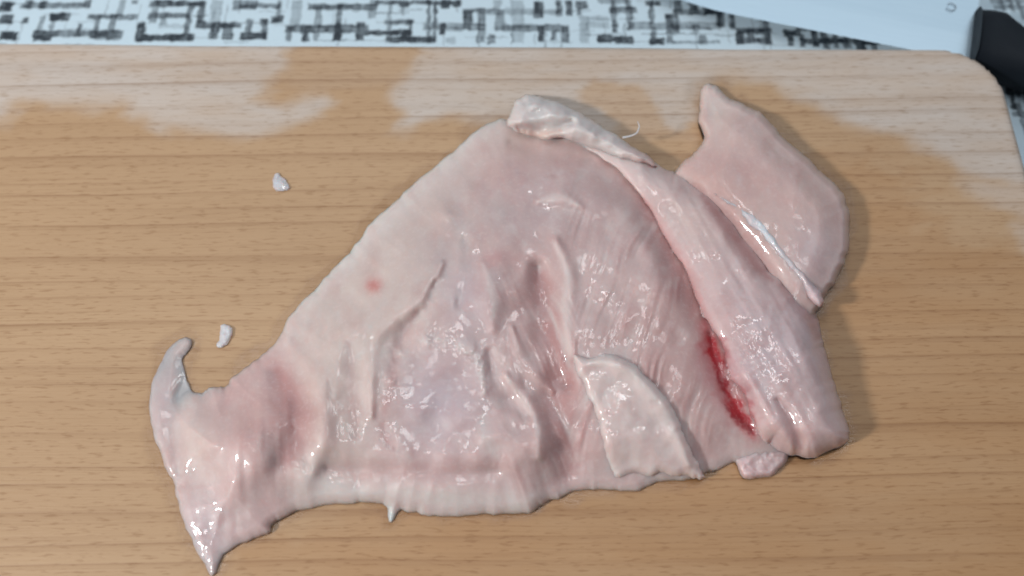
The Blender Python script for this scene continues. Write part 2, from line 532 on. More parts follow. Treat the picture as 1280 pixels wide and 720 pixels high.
# ------------------------------------------------------------------ cutting board
def build_board():
    far = at(np.array([(0, 53), (640, 56), (1120, 60)]))
    pr = at(np.array([(1262, 137), (1274, 176)]))
    slope = (far[2, 1] - far[0, 1]) / (far[2, 0] - far[0, 0])
    xr = 0.5 * (pr[0, 0] + pr[1, 0]) + 0.0004
    yt = far[1, 1] + slope * xr
    print("board right edge x:", pr[:, 0], "far y:", far[:, 1])
    xl, yb = xr - 0.42, yt - 0.27
    R = 0.0215
    prof = []
    for (cx, cy, a0) in ((xr - R, yt - R, 0), (xl + R, yt - R, 90), (xl + R, yb + R, 180), (xr - R, yb + R, 270)):
        for k in range(13):
            a = math.radians(a0 + 90 * k / 12)
            prof.append((cx + R * math.cos(a), cy + R * math.sin(a) + slope * (cx - xr)))
    poly = np.array(prof)
    cell = 0.0016
    xs = np.arange(xl - cell, xr + 2 * cell, cell); ys = np.arange(yb - 0.006, yt + 2 * cell, cell)
    X, Y = np.meshgrid(xs, ys)
    P = np.stack([X.ravel(), Y.ravel()], 1)
    ins = inside(P, poly)
    d, _, Q = seg_dist(P, poly, closed=True, nearest=True)
    nx, ny = len(xs), len(ys)
    idx = np.arange(nx * ny).reshape(ny, nx)
    F = np.stack([idx[:-1, :-1], idx[:-1, 1:], idx[1:, 1:], idx[1:, :-1]], -1).reshape(-1, 4)
    F = F[ins[F].any(1)]
    P2 = np.where(ins[:, None], P, Q)
    dd = np.where(ins, d, 0)
    rr = 0.0022                                             # rounded-over top edge
    t = np.clip(dd / rr, 0, 1)
    z = -rr * (1 - np.sqrt(1 - (1 - t) ** 2)) + 0.00012 * fbm(P[:, 0] * 40, P[:, 1] * 40, 9) * t
    z = np.minimum(z, 0)
    # the dry, paler wood left by the wet patches and by the meat's painted shadow
    c, s = math.cos(PITCH), math.sin(PITCH)
    rel_y = P2[:, 1] - CAM[1]; depth = rel_y * c + CAM[2] * s
    px = np.stack([640 + FPX * P2[:, 0] / depth, 360 - FPX * (rel_y * s - CAM[2] * c) / depth], 1)
    wob = np.stack([fbm(px[:, 0] / 38, px[:, 1] / 16, 31), fbm(px[:, 0] / 38, px[:, 1] / 16, 44)], 1)
    pj = px + wob * np.array([22, 11])

    def area(poly_px, soft, p=pj):
        sg = np.where(inside(p, poly_px), 1, -1) * seg_dist(p, poly_px, closed=True)[0]
        return smooth(sg, -soft, soft)
    dry_lit = np.zeros(len(P))
    left = [(-400, -20), (372, -20), (362, 66), (352, 88), (322, 106), (326, 122), (360, 132), (395, 116), (416, 118), (404, 140), (372, 154),
            (330, 170), (296, 174), (250, 166), (196, 160), (172, 146), (160, 130), (110, 132), (60, 128), (22, 132), (8, 148), (-30, 156), (-400, 170)]
    mid = [(534, -20), (530, 74), (516, 92), (500, 106), (492, 130), (492, 164), (506, 166), (520, 150), (560, 146), (600, 152), (660, 150),
           (800, 170), (838, 168), (862, 158), (876, 140), (870, 110), (900, 100), (960, 104), (1030, 140), (1075, 160), (1130, 168), (1150, 180), (1205, 214),
           (1232, 222), (1300, 236), (1600, 250), (1600, -20)]
    strk = [(1192, 228), (1240, 224), (1300, 230), (1300, 262), (1270, 272), (1240, 252), (1215, 244)]
    strk2 = [(1262, 280), (1320, 270), (1320, 325), (1275, 318)]
    for poly_px, w in ((left, 1.0), (mid, 1.0), (strk, 0.6), (strk2, 0.45)):
        dry_lit = np.maximum(dry_lit, w * area(poly_px, 14.0))
    fadein = area([(340, -40), (560, -40), (545, 80), (490, 108), (440, 118), (380, 116), (330, 104)], 16.0)
    dry_lit = np.clip(dry_lit + 0.12 * fadein * (px[:, 1] < 110), 0, 1)
    shadow_in = area([(716, 112), (745, 94), (790, 104), (832, 140), (850, 170), (800, 185)], 7.0)
    dry_lit *= 1 - 0.7 * shadow_in  # shadow cast by the long muscle, painted with the wet wood tone
    dry_lit *= np.clip(0.84 + 0.35 * fbm(px[:, 0] / 90, px[:, 1] / 14, 66), 0.5, 1.0)
    dm = np.minimum(seg_dist(px, BODY, closed=True)[0], seg_dist(px, FLAP, closed=True)[0])
    dm = np.minimum(dm, seg_dist(px, RIDGE[14:26], closed=False)[0])
    dm = np.where(inside(px, BODY), 0, dm)
    reach = 9 + 16 * fbm(px[:, 0] / 40, px[:, 1] / 40, 222, 3)
    juice = 1 - smooth(dm, reach - 4, reach + 4)
    # wet stain, plus shade at the right and lower right painted into the colour
    soak_shade = area([(250, 900), (236, 730), (300, 690), (420, 650), (520, 600), (860, 420), (1020, 200), (1110, 190), (1180, 300), (1290, 330), (1500, 330), (1500, 900)], 26.0,
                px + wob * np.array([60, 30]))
    soak_shade *= 0.85 + 0.4 * fbm(px[:, 0] / 120, px[:, 1] / 30, 71)
    V = np.concatenate([P2, z[:, None]], 1)
    used = np.unique(F); remap = -np.ones(len(V), int); remap[used] = np.arange(len(used))
    V = V[used]; F = remap[F]; dry_lit = dry_lit[used]; juice = juice[used]; soak_shade = soak_shade[used]
    faces = F.tolist()
    # side wall and underside
    n0 = len(V); N = len(poly)
    ring = []
    for zz, off in ((-rr + 0.0002, 0), (-0.0155, 0.0), (-0.0176, -0.002)):
        cen = poly.mean(0); dirv = poly - cen; dirv /= np.linalg.norm(dirv, axis=1)[:, None]
        ring.append(np.concatenate([poly + dirv * off, np.full((N, 1), zz)], 1))
    V = np.concatenate([V] + ring); dry_lit = np.concatenate([dry_lit, np.ones(3 * N)]); juice = np.concatenate([juice, np.zeros(3 * N)]); soak_shade = np.concatenate([soak_shade, np.zeros(3 * N)])
    for r in range(2):
        for k in range(N):
            a = n0 + r * N + k; b_ = n0 + r * N + (k + 1) % N
            faces.append([a, a + N, b_ + N, b_])
    faces.append([n0 + 2 * N + k for k in range(N)][::-1])
    o = mesh_from("cutting_board", V, faces, M_WOOD, None, None, {"dry_lit": dry_lit, "juice": juice, "soak_shade": soak_shade})
    tag(o, "pale beech wooden cutting board with rounded corner, partly wet, under the raw meat", "cutting board")


build_board()


# ------------------------------------------------------------------ knife lying on the cloth behind the board
def build_knife():
    root = bpy.data.objects.new("kitchen_knife", None)
    COL.objects.link(root)
    zb = CLOTH_Z + 0.0110
    heel = at((1214, 77), zb); e2 = at((880, 0), zb)
    ax = e2 - heel; ang = math.atan2(ax[1], ax[0])            # towards the tip
    root.location = (heel[0], heel[1], CLOTH_Z)
    root.rotation_euler = (0, 0, ang)
    tag(root, "steel kitchen knife with black handle lying on the cloth behind the board", "knife")

    def loc(px, z):
        q = at(px, z) - heel
        return np.array([q[0] * math.cos(ang) + q[1] * math.sin(ang), -q[0] * math.sin(ang) + q[1] * math.cos(ang)])
    # local frame: +x to the tip, -y to the spine (away from the board)
    spine = loc((1227, 1), zb)
    H = abs(spine[1]); sg = math.copysign(1, spine[1])
    L = 0.165
    n = 30
    V = []; F = []
    for i in range(n + 1):
        t = i / n
        x = L * t
        ye = sg * H * 0.72 * max(0, (t - 0.55) / 0.45) ** 2.0
        ys = sg * H * (1.0 - 0.28 * t ** 2.4) if t < 0.97 else sg * H * 0.74
        if i == n: ye = ys = sg * H * 0.725
        zc = 0.0110 - 0.0075 * t
        th = 0.0010 * (1 - 0.5 * t)
        yb = ye + (ys - ye) * 0.40
        V += [(x, ye, zc), (x, yb, zc + th * .55), (x, ys, zc + th), (x, ys, zc - th), (x, yb, zc - th * .55)]
    for i in range(n):
        for k in range(5):
            a = i * 5 + k; b_ = i * 5 + (k + 1) % 5
            F.append([a, b_, b_ + 5, a + 5])
    F.append([0, 1, 2, 3, 4])
    bl = mesh_from("blade", V, F, M_STEEL, root, shade=False)
    # maker's roundel stamped in the blade, near the spine
    mk = loc((1188, 10), zb)
    MV = []; MF = []; K = 28
    for k in range(K):
        a = math.radians(20 + 300 * k / (K - 1))
        for r in (0.0016, 0.0020):
            MV.append((mk[0] + r * math.cos(a), mk[1] + r * math.sin(a), 0.0110 + 0.00075))
    for k in range(K - 1):
        MF.append([2 * k, 2 * k + 1, 2 * k + 3, 2 * k + 2])
    mesh_from("stamp", MV, MF, M_MARK, bl, shade=False)
    # handle: lofted rounded sections from the bolster backwards (-x)
    top = [loc(p, CLOTH_Z + 0.017) for p in ((1226, 6), (1246, 7), (1260, 10), (1270, 19), (1281, 29))]
    bot = [loc(p, CLOTH_Z + 0.009) for p in ((1208, 88), (1228, 93), (1247, 98), (1263, 102), (1281, 107))]
    st = [((top[i] + bot[i]) / 2, (top[i] - bot[i]) / 2) for i in range(5)]
    dirx = np.array([-1.0, 0.02])
    c_last, h_last = st[-1]
    for dist, sc, shift in ((0.02, 0.88, 0), (0.045, 0.92, 0), (0.07, 1.0, 0), (0.09, 1.06, -.002), (0.10, 0.95, -.003), (0.105, 0.7, -.003)):
        st.append((c_last + dirx * dist + np.array([0, -sg * shift]), h_last * sc))
    V = []; F = []; K = 20
    for (c_, h_) in st:
        for k in range(K):
            a = 2 * math.pi * k / K
            ca, sa = math.cos(a), math.sin(a)
            e = 0.6
            u = math.copysign(abs(ca) ** e, ca); w = math.copysign(abs(sa) ** e, sa)
            V.append((c_[0] + h_[0] * u, c_[1] + h_[1] * u, 0.0100 + 0.0085 * w))
    for i in range(len(st) - 1):
        for k in range(K):
            a = i * K + k; b_ = i * K + (k + 1) % K
            F.append([a, b_, b_ + K, a + K])
    F.append(list(range(K))); F.append([(len(st) - 1) * K + k for k in range(K)][::-1])
    h = mesh_from("handle", V, F, M_HANDLE, root)
    bv = h.modifiers.new("soft", 'BEVEL'); bv.width = 0.0012; bv.segments = 2; bv.limit_method = 'ANGLE'; bv.angle_limit = math.radians(50)


build_knife()

# ------------------------------------------------------------------ raw chicken
PINK = lin(199, 174, 171)
PALE = lin(204, 188, 181)
FAT = lin(212, 202, 198)
DEEP = lin(174, 128, 126)
ROSE = lin(190, 154, 150)
RED = lin(172, 42, 52)
DARKRED = lin(140, 34, 44)
LILAC = lin(188, 172, 178)


def lerp(C, col, f):
    return C + (np.asarray(col) - C) * np.clip(f, 0, 1)[:, None]


def patch(name, outline, zfun, cfun, mat, parent, cell=1.7, base=0.0003, edge=14.0, n=5):
    """a closed solid lump of meat: outline in picture pixels, top height zfun(P, d) in metres (d = px to the outline)"""
    poly = spline(outline, True, n)
    wig = np.stack([fbm(poly[:, 0] / 14, poly[:, 1] / 14, 77), fbm(poly[:, 0] / 14, poly[:, 1] / 14, 78)], 1)
    wig2 = np.stack([fbm(poly[:, 0] / 5, poly[:, 1] / 5, 87, 2), fbm(poly[:, 0] / 5, poly[:, 1] / 5, 88, 2)], 1)
    poly = poly + wig * 3.4 + wig2 * 1.8
    lo = poly.min(0) - 2 * cell; hi = poly.max(0) + 2 * cell
    xs = np.arange(lo[0], hi[0], cell); ys = np.arange(lo[1], hi[1], cell)
    X, Y = np.meshgrid(xs, ys)
    P = np.stack([X.ravel(), Y.ravel()], 1)
    ins = inside(P, poly)
    d, _, Q = seg_dist(P, poly, closed=True, nearest=True)
    nx, ny = len(xs), len(ys)
    idx = np.arange(nx * ny).reshape(ny, nx)
    F = np.stack([idx[:-1, :-1], idx[1:, :-1], idx[1:, 1:], idx[:-1, 1:]], -1).reshape(-1, 4)
    F = F[ins[F].any(1)]
    used = np.unique(F); remap = -np.ones(len(P), int); remap[used] = np.arange(len(used))
    F = remap[F]; I = ins[used]
    P = np.where(I[:, None], P[used], Q[used]); d = np.where(I, d[used], 0)
    z = zfun(P, d)
    z = np.where(I, np.maximum(z, base + 0.0002), base)
    XY = at(P, 0.0)
    # shift each point along its sight line to its own height
    depth = (CAM[2] - z) / CAM[2]
    XY = CAM[:2] + (XY - CAM[:2]) * depth[:, None]
    C = cfun(P, d)
    top = np.concatenate([XY, z[:, None]], 1)
    inn = np.where(I)[0]
    low = -np.ones(len(P), int); low[inn] = len(P) + np.arange(len(inn)); low[~I] = np.where(~I)[0]
    bot = np.concatenate([XY[inn], np.full((len(inn), 1), base)], 1)
    V = np.concatenate([top, bot]); CC = np.concatenate([C, C[inn]])
    FF = np.concatenate([F, low[F][:, ::-1]])
    fm = film(P)
    return mesh_from(name, V, FF, mat, parent, CC, {"film": np.concatenate([fm, fm[inn]])})


def film(P):
    """where a lumpy film of juice lies on the meat"""
    f = np.zeros(len(P))
    for pts, w in (([(915, 360), (940, 400), (962, 450), (980, 495), (992, 520)], 26), ([(235, 590), (250, 640), (262, 690)], 20),
                   ([(250, 610), (290, 650), (330, 640)], 14), ([(375, 600), (410, 606), (450, 618)], 14), ([(500, 440), (540, 424), (585, 432), (604, 470), (604, 540), (622, 570)], 9),
                   ([(575, 275), (592, 300), (600, 330)], 14), ([(550, 320), (545, 350)], 10), ([(682, 262), (694, 280)], 14), ([(640, 210), (665, 240), (720, 190)], 16),
                   ([(460, 410), (462, 450)], 8), ([(490, 480), (488, 520)], 8), ([(750, 460), (790, 500), (830, 550), (860, 590)], 24), ([(760, 520), (775, 580)], 16),
                   ([(830, 300), (850, 335), (872, 365)], 10), ([(740, 350), (775, 385)], 11), ([(660, 130), (700, 160), (740, 165)], 14), ([(905, 160), (925, 165)], 12),
                   ([(960, 190), (990, 200)], 12), ([(915, 215), (925, 225)], 10), ([(895, 320), (920, 330)], 10), ([(700, 440), (712, 470)], 8), ([(600, 330), (622, 350)], 9)):
        f = np.maximum(f, stroke(P, pts, 0.75 * w, taper=False))
    return np.clip(f * (1.0 + 1.2 * fbm(P[:, 0] / 12, P[:, 1] / 12, 201, 2)), 0, 1)


def dome(d, w):
    t = np.clip(d / w, 0, 1)
    return np.sqrt(np.clip(1 - (1 - t) ** 2, 0, 1))


chicken = bpy.data.objects.new("chicken_breast", None)
COL.objects.link(chicken)
tag(chicken, "opened-out raw chicken breast, pale pink and wet, lying on the wooden board", "raw chicken")

# ---- the big spread sheet of meat


def fibres(P):
    """muscle fibres: one bundle runs down the central trough, the other fans down and left from the long muscle"""
    x, y = P[:, 0], P[:, 1]
    out = []
    for ang, seed in ((68, 5), (116, 305)):
        a = math.radians(ang)
        u = x * math.cos(a) + y * math.sin(a); w = -x * math.sin(a) + y * math.cos(a)
        w = w + 14 * fbm(x / 80, y / 80, seed + 3, 2) + (0.0 if ang < 90 else 0.0012 * (y - 240) ** 2 * (y > 240) * 0.35)
        out.append(vnoise(w / 9.0, u / 110.0, seed) + 0.75 * vnoise(w / 4.6, u / 75.0, seed + 1) + 0.4 * vnoise(w / 2.6, u / 40.0, seed + 2))
    var = np.clip(0.65 + 1.6 * fbm(x / 50, y / 50, 20, 2), 0.15, 1.3)
    split = smooth(x, 702, 728)
    r1 = smooth(x, 600, 650) * (1 - split) * smooth(y, 300, 370) * (1 - 0.5 * smooth(y, 520, 600)) * var
    r3 = split * smooth(y, 190, 260) * (1 - 0.6 * smooth(y, 520, 590)) * var
    return out[0], out[1], r1, r3


def body_height(P, d, fib=1.0):
    x, y = P[:, 0], P[:, 1]
    T = np.full(len(P), 0.0085)
    T += 0.0035 * blob(P, (600, 380), 190, 170)
    T += 0.0030 * blob(P, (800, 380), 120, 170)
    T -= 0.0030 * blob(P, (230, 520), 70, 130)
    T -= 0.0040 * blob(P, (262, 690), 40, 60) + 0.0035 * blob(P, (218, 450), 36, 50) + 0.004 * blob(P, (490, 646), 14, 16)
    T -= 0.0020 * stroke(P, [(232, 478), (216, 530), (222, 590)], 15)
    T += 0.0035 * blob(P, (305, 545), 62, 80, 20)
    # dip between the tail and the sheet, and the sheet's rolled left lip
    T -= 0.0022 * stroke(P, [(345, 465), (362, 505), (366, 545), (352, 580)], 30)
    T += 0.0014 * stroke(P, [(362, 430), (396, 480), (402, 540), (392, 590)], 16)
    T += 0.0025 * stroke(P, [(388, 602), (430, 612), (510, 612), (600, 618), (655, 622)], 17, taper=False)
    T -= 0.0010 * stroke(P, [(410, 585), (480, 588), (560, 592), (620, 590)], 14)
    # ring of folds round the central pocket
    T -= 0.0009 * np.clip(0.7 + 1.4 * fbm(x / 30, y / 30, 34), 0.1, 1.3) * stroke(P, [(545, 352), (530, 385), (503, 420), (490, 470), (478, 520), (488, 556), (506, 566)], 11)
    T += 0.0011 * stroke(P, [(552, 330), (528, 372), (480, 410), (464, 450), (464, 520)], 11)
    T -= 0.0006 * stroke(P, [(436, 430), (440, 490), (446, 545)], 16)
    T += 0.0018 * blob(P, (548, 500), 44, 52)
    T += 0.0006 * np.clip(0.6 + 2.0 * fbm(x / 14, y / 14, 33), 0, 1.3) * stroke(P, [(498, 440), (530, 426), (570, 430), (598, 452), (606, 490)], 13)
    T -= 0.0008 * blob(P, (555, 500), 26, 34)
    T += 0.0014 * stroke(P, [(606, 545), (640, 545), (664, 575), (668, 620)], 24)
    T -= 0.0012 * stroke(P, [(612, 440), (625, 485), (660, 520)], 14)
    # central trough and the pink hollow on its right
    T -= 0.0030 * stroke(P, [(672, 335), (682, 390), (690, 430), (708, 480)], 22)
    T += 0.0011 * stroke(P, [(694, 300), (712, 345), (708, 400), (716, 445)], 12)
    T -= 0.0026 * stroke(P, [(690, 480), (708, 540), (712, 590)], 34)
    T += 0.0016 * stroke(P, [(632, 470), (655, 500), (672, 530), (674, 570)], 13)
    T += 0.0010 * stroke(P, [(602, 330), (612, 370), (616, 410)], 15)
    T += 0.0009 * stroke(P, [(640, 410), (655, 450), (690, 490)], 8)
    T -= 0.0009 * stroke(P, [(582, 300), (588, 340), (574, 380)], 14)
    # hollow under the fat cap
    T -= 0.0016 * stroke(P, [(640, 178), (690, 190), (740, 200)], 14)
    T += 0.0007 * stroke(P, [(672, 252), (700, 246), (726, 258)], 9)
    T += 0.0013 * blob(P, (556, 268), 14, 9)
    # the sheet dives towards the crease beside the long muscle
    cr = [(740, 190), (775, 212), (809, 253), (833, 298), (858, 340), (875, 385), (890, 420), (905, 470), (930, 520), (944, 540)]
    T -= 0.0020 * stroke(P, cr, 24, taper=False)
    T -= 0.0016 * stroke(P, [(886, 418), (892, 450), (906, 482), (922, 512), (940, 538)], 10)
    # muscle fibres
    f1, f3, r1, r3 = fibres(P)
    T += fib * (0.0004 * f1 * r1 + 0.0006 * f3 * r3)
    f2 = vnoise(x / 9.0, y / 60.0, 7)
    T += 0.0004 * f2 * (1 - smooth(x, 380, 450))
    # jelly-like unevenness
    T += 0.0024 * fbm(x / 60, y / 60, 11, 2) + 0.0003 * fbm(x / 20, y / 20, 12, 2)
    T = np.maximum(T, 0.0013) * (0.36 + 0.64 * smooth(d, 0, 80))
    w_edge = np.where(x < 260, 14.0, 15.0)
    return T * dome(d, w_edge)


def body_colour(P, d):
    x, y = P[:, 0], P[:, 1]
    C = np.tile(PINK, (len(P), 1))
    C = lerp(C, PALE, 0.9 * (1 - smooth(x + 0.55 * (y - 380), 470, 640)) * smooth(x, 330, 400))
    C = lerp(C, ROSE, 0.55 * blob(P, (660, 240), 110, 70, 10))
    C = lerp(C, lin(180, 160, 160), 0.6 * blob(P, (680, 265), 80, 46))
    C = lerp(C, lin(180, 160, 158), 0.6 * blob(P, (560, 300), 60, 50, -40))
    C = lerp(C, LILAC, 0.85 * blob(P, (548, 500), 56, 64))
    C = lerp(C, LILAC, 0.6 * blob(P, (585, 370), 36, 46))
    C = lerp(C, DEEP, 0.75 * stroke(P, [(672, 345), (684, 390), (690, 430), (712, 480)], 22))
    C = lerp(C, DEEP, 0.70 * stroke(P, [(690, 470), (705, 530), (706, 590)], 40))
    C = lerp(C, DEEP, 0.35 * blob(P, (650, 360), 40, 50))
    C = lerp(C, ROSE, 0.7 * blob(P, (840, 470), 60, 120, -15))
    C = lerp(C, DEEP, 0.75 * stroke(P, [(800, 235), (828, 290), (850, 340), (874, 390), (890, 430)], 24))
    C = lerp(C, ROSE, 0.6 * blob(P, (320, 530), 60, 70))
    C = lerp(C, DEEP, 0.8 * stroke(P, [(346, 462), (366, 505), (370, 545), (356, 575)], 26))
    C = lerp(C, PALE, 0.7 * blob(P, (245, 560), 26, 60, -15))
    C = lerp(C, LILAC, 0.35 * blob(P, (205, 490), 20, 60))
    C = lerp(C, LILAC, 0.5 * blob(P, (255, 665), 30, 50))
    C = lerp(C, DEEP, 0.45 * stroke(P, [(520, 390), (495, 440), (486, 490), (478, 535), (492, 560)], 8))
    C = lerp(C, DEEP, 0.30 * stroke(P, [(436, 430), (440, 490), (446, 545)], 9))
    C = lerp(C, ROSE, 0.5 * stroke(P, [(410, 586), (480, 588), (570, 588), (620, 585)], 14))
    C = lerp(C, FAT, 0.85 * stroke(P, [(386, 602), (430, 614), (510, 618), (600, 626), (655, 630)], 15, taper=False))
    C = lerp(C, FAT, 0.8 * stroke(P, [(487, 630), (490, 650)], 7, taper=False))
    C = lerp(C, FAT, 0.55 * np.clip(0.6 + 2.0 * fbm(x / 14, y / 14, 33), 0, 1) * stroke(P, [(498, 440), (530, 426), (570, 430), (598, 452), (606, 490)], 8))
    C = lerp(C, FAT, 0.5 * stroke(P, [(604, 520), (606, 545), (620, 570)], 9))
    C = lerp(C, FAT, 0.55 * stroke(P, [(694, 305), (710, 345), (706, 395), (712, 445)], 6))
    C = lerp(C, FAT, 0.5 * stroke(P, [(604, 330), (616, 370), (618, 395)], 6))
    C = lerp(C, FAT, 0.5 * stroke(P, [(672, 252), (700, 246), (722, 256)], 5))
    C = lerp(C, FAT, 0.6 * stroke(P, [(612, 156), (575, 188), (540, 222), (490, 265), (440, 320), (385, 380)], 15))
    C = lerp(C, FAT, 0.4 * stroke(P, [(632, 470), (655, 500), (672, 530), (676, 575)], 6))
    f1, f3, r1, r3 = fibres(P)
    for f, r in ((f1, r1), (f3, r3)):
        C = lerp(C, DEEP, 0.95 * np.clip(f, 0, 1) * r)
        C = lerp(C, FAT, 0.75 * np.clip(-f - 0.1, 0, 1) * r)
    C = lerp(C, DEEP, 0.35 * np.clip(fbm(x / 26, y / 30, 51), 0, 1))
    C = lerp(C, FAT, 0.5 * np.clip(fbm(x / 20, y / 22, 52) - 0.15, 0, 1))
    C = lerp(C, FAT, 0.45 * np.exp(-d / 9.0) * smooth(x, 330, 400))
    C = lerp(C, lin(196, 130, 124), 0.9 * blob(P, (467, 357), 11, 9))
    C = lerp(C, lin(190, 140, 138), 0.5 * blob(P, (620, 325), 26, 12))
    jag = P + np.stack([fbm(x / 9, y / 9, 71, 3), fbm(x / 9, y / 9, 72, 3)], 1) * 9
    halo = stroke(jag, [(882, 405), (889, 445), (902, 474), (920, 506), (940, 541)], 20)
    C = lerp(C, lin(186, 120, 124), 0.7 * halo)
    up = blob(jag, (893, 441), 9, 31, -20); lw = blob(jag, (923, 513), 9, 34, -32)
    neck = stroke(jag, [(890, 440), (902, 474), (920, 508), (940, 541)], 5)
    C = lerp(C, RED, 1.9 * np.maximum(np.maximum(up, lw), 0.7 * neck) ** 1.6)
    C = lerp(C, DARKRED, 0.75 * stroke(jag, [(896, 446), (902, 468), (906, 488)], 7))
    C = lerp(C, DARKRED, 0.7 * stroke(jag, [(908, 506), (924, 526), (940, 542)], 5))
    return C


patch("breast_sheet", BODY, body_height, body_colour, M_MEAT, chicken, cell=1.6)

# ---- thin flap at the right, under the long muscle


def flap_height(P, d):
    x, y = P[:, 0], P[:, 1]
    T = 0.0115 + 0.0010 * blob(P, (1000, 270), 60, 60) - 0.006 * blob(P, (885, 125), 30, 40)
    T += 0.0010 * fbm(x / 70, y / 70, 91, 2) + 0.0002 * fbm(x / 14, y / 14, 92, 2)
    T -= 0.0065 * stroke(P, [(850, 238), (885, 272), (922, 314), (958, 362)], 26, taper=False)
    return np.maximum(T, 0.002) * (0.72 + 0.28 * smooth(d, 0, 40)) * dome(d, 9)


def flap_colour(P, d):
    C = np.tile(lin(200, 172, 166), (len(P), 1))
    C = lerp(C, PALE, 0.7 * blob(P, (890, 130), 40, 40))
    C = lerp(C, LILAC, 0.5 * blob(P, (1020, 320), 40, 50))
    C = lerp(C, ROSE, 0.5 * blob(P, (930, 220), 60, 30, 30))
    C = lerp(C, FAT, 0.35 * np.exp(-d / 7.0))
    C = lerp(C, DEEP, 0.7 * stroke(P, [(866, 234), (898, 262), (930, 298), (964, 344)], 16))
    C = lerp(C, DEEP, 0.3 * np.clip(fbm(P[:, 0] / 30, P[:, 1] / 30, 93), 0, 1))
    return C


patch("side_flap", FLAP, flap_height, flap_colour, M_MEAT, chicken)

# ---- the long muscle along the right side


def ridge_height(P, d):
    x, y = P[:, 0], P[:, 1]
    T = 0.0110 + 0.0035 * smooth(y, 260, 420) + 0.0020 * blob(P, (960, 440), 70, 110, 60)
    T -= 0.004 * blob(P, (730, 170), 60, 40)
    T -= 0.0013 * stroke(P, [(972, 500), (986, 520), (996, 545), (1003, 570)], 7)
    T -= 0.003 * blob(P, (985, 560), 40, 20)
    T -= 0.0008 * stroke(P, [(905, 268), (945, 322), (985, 380), (1010, 430)], 16)
    T -= 0.0020 * stroke(P, [(978, 357), (1005, 380), (1020, 410)], 9)
    T += 0.0012 * stroke(P, [(940, 480), (970, 530), (990, 560)], 12)
    a = math.radians(60)
    u = x * math.cos(a) + y * math.sin(a); w = -x * math.sin(a) + y * math.cos(a)
    T += 0.0005 * vnoise(w / 11.0, u / 110.0, 55) + 0.0002 * vnoise(w / 5.0, u / 40.0, 56)
    T += 0.0016 * fbm(x / 50, y / 50, 57, 2) + 0.0003 * fbm(x / 13, y / 13, 58, 2)
    iL = [(952, 549)] + RIDGE[RIDGE.index((945, 533)):] + [(705, 160)]
    dL = seg_dist(P, iL)[0]
    dR = seg_dist(P, RIDGE[:RIDGE.index((952, 549))])[0]
    dR = np.where(dR < dL, d, dR)
    return np.maximum(T, 0.004) * dome(dR, 34) * (0.60 + 0.40 * dome(dL, 48))


def ridge_colour(P, d):
    x, y = P[:, 0], P[:, 1]
    C = np.tile(lin(206, 180, 178), (len(P), 1))
    C = lerp(C, FAT, 0.7 * blob(P, (760, 180), 70, 40, 35))
    C = lerp(C, PALE, 0.5 * blob(P, (860, 270), 60, 30, 50))
    C = lerp(C, DEEP, 0.8 * stroke(P, [(878, 245), (910, 285), (945, 332), (965, 350)], 11))
    C = lerp(C, DEEP, 0.8 * stroke(P, [(978, 358), (1005, 385), (1022, 420)], 13))
    C = lerp(C, FAT, 0.5 * stroke(P, [(962, 342), (985, 348), (1004, 360), (1020, 384)], 6))
    C = lerp(C, DEEP, 0.6 * stroke(P, [(980, 510), (990, 530), (1001, 560)], 5))
    C = lerp(C, lin(186, 130, 130), 0.5 * stroke(P, [(806, 250), (832, 297), (858, 340), (878, 385), (892, 412)], 8) )
    jag = P + np.stack([fbm(x / 9, y / 9, 73, 3), fbm(x / 9, y / 9, 74, 3)], 1) * 10
    C = lerp(C, lin(190, 118, 122), 0.6 * stroke(jag, [(895, 418), (908, 452), (926, 488), (942, 532)], 12))
    C = lerp(C, RED, 0.6 * stroke(jag, [(898, 424), (904, 440), (908, 452)], 7))
    C = lerp(C, RED, 0.6 * stroke(jag, [(922, 484), (932, 505), (942, 530)], 7))
    C = lerp(C, LILAC, 0.5 * blob(P, (965, 440), 60, 90, 60))
    a = math.radians(60)
    u = x * math.cos(a) + y * math.sin(a); w = -x * math.sin(a) + y * math.cos(a)
    f = vnoise(w / 7.0, u / 90.0, 65)
    C = lerp(C, DEEP, 0.4 * np.clip(f, 0, 1))
    C = lerp(C, DEEP, 0.3 * np.clip(fbm(x / 24, y / 24, 66), 0, 1))
    return C


patch("long_muscle", RIDGE, ridge_height, ridge_colour, M_MEAT, chicken, cell=1.6)

# ---- white membrane between long muscle and flap
MEMB = [(888, 241), (910, 249), (934, 260), (955, 274), (972, 298), (996, 327), (1014, 349), (1029, 368), (1027, 384), (1017, 380), (1004, 358), (984, 334), (962, 311), (940, 285), (914, 260)]
patch("membrane", MEMB,
      lambda P, d: 0.0085 + 0.0034 * dome(d, 8) + 0.0006 * fbm(P[:, 0] / 12, P[:, 1] / 12, 101),
      lambda P, d: lerp(np.tile(lin(204, 182, 184), (len(P), 1)), lin(220, 212, 216), blob(P, (958, 288), 40, 12, 48)),
      M_FAT, chicken, base=0.004)

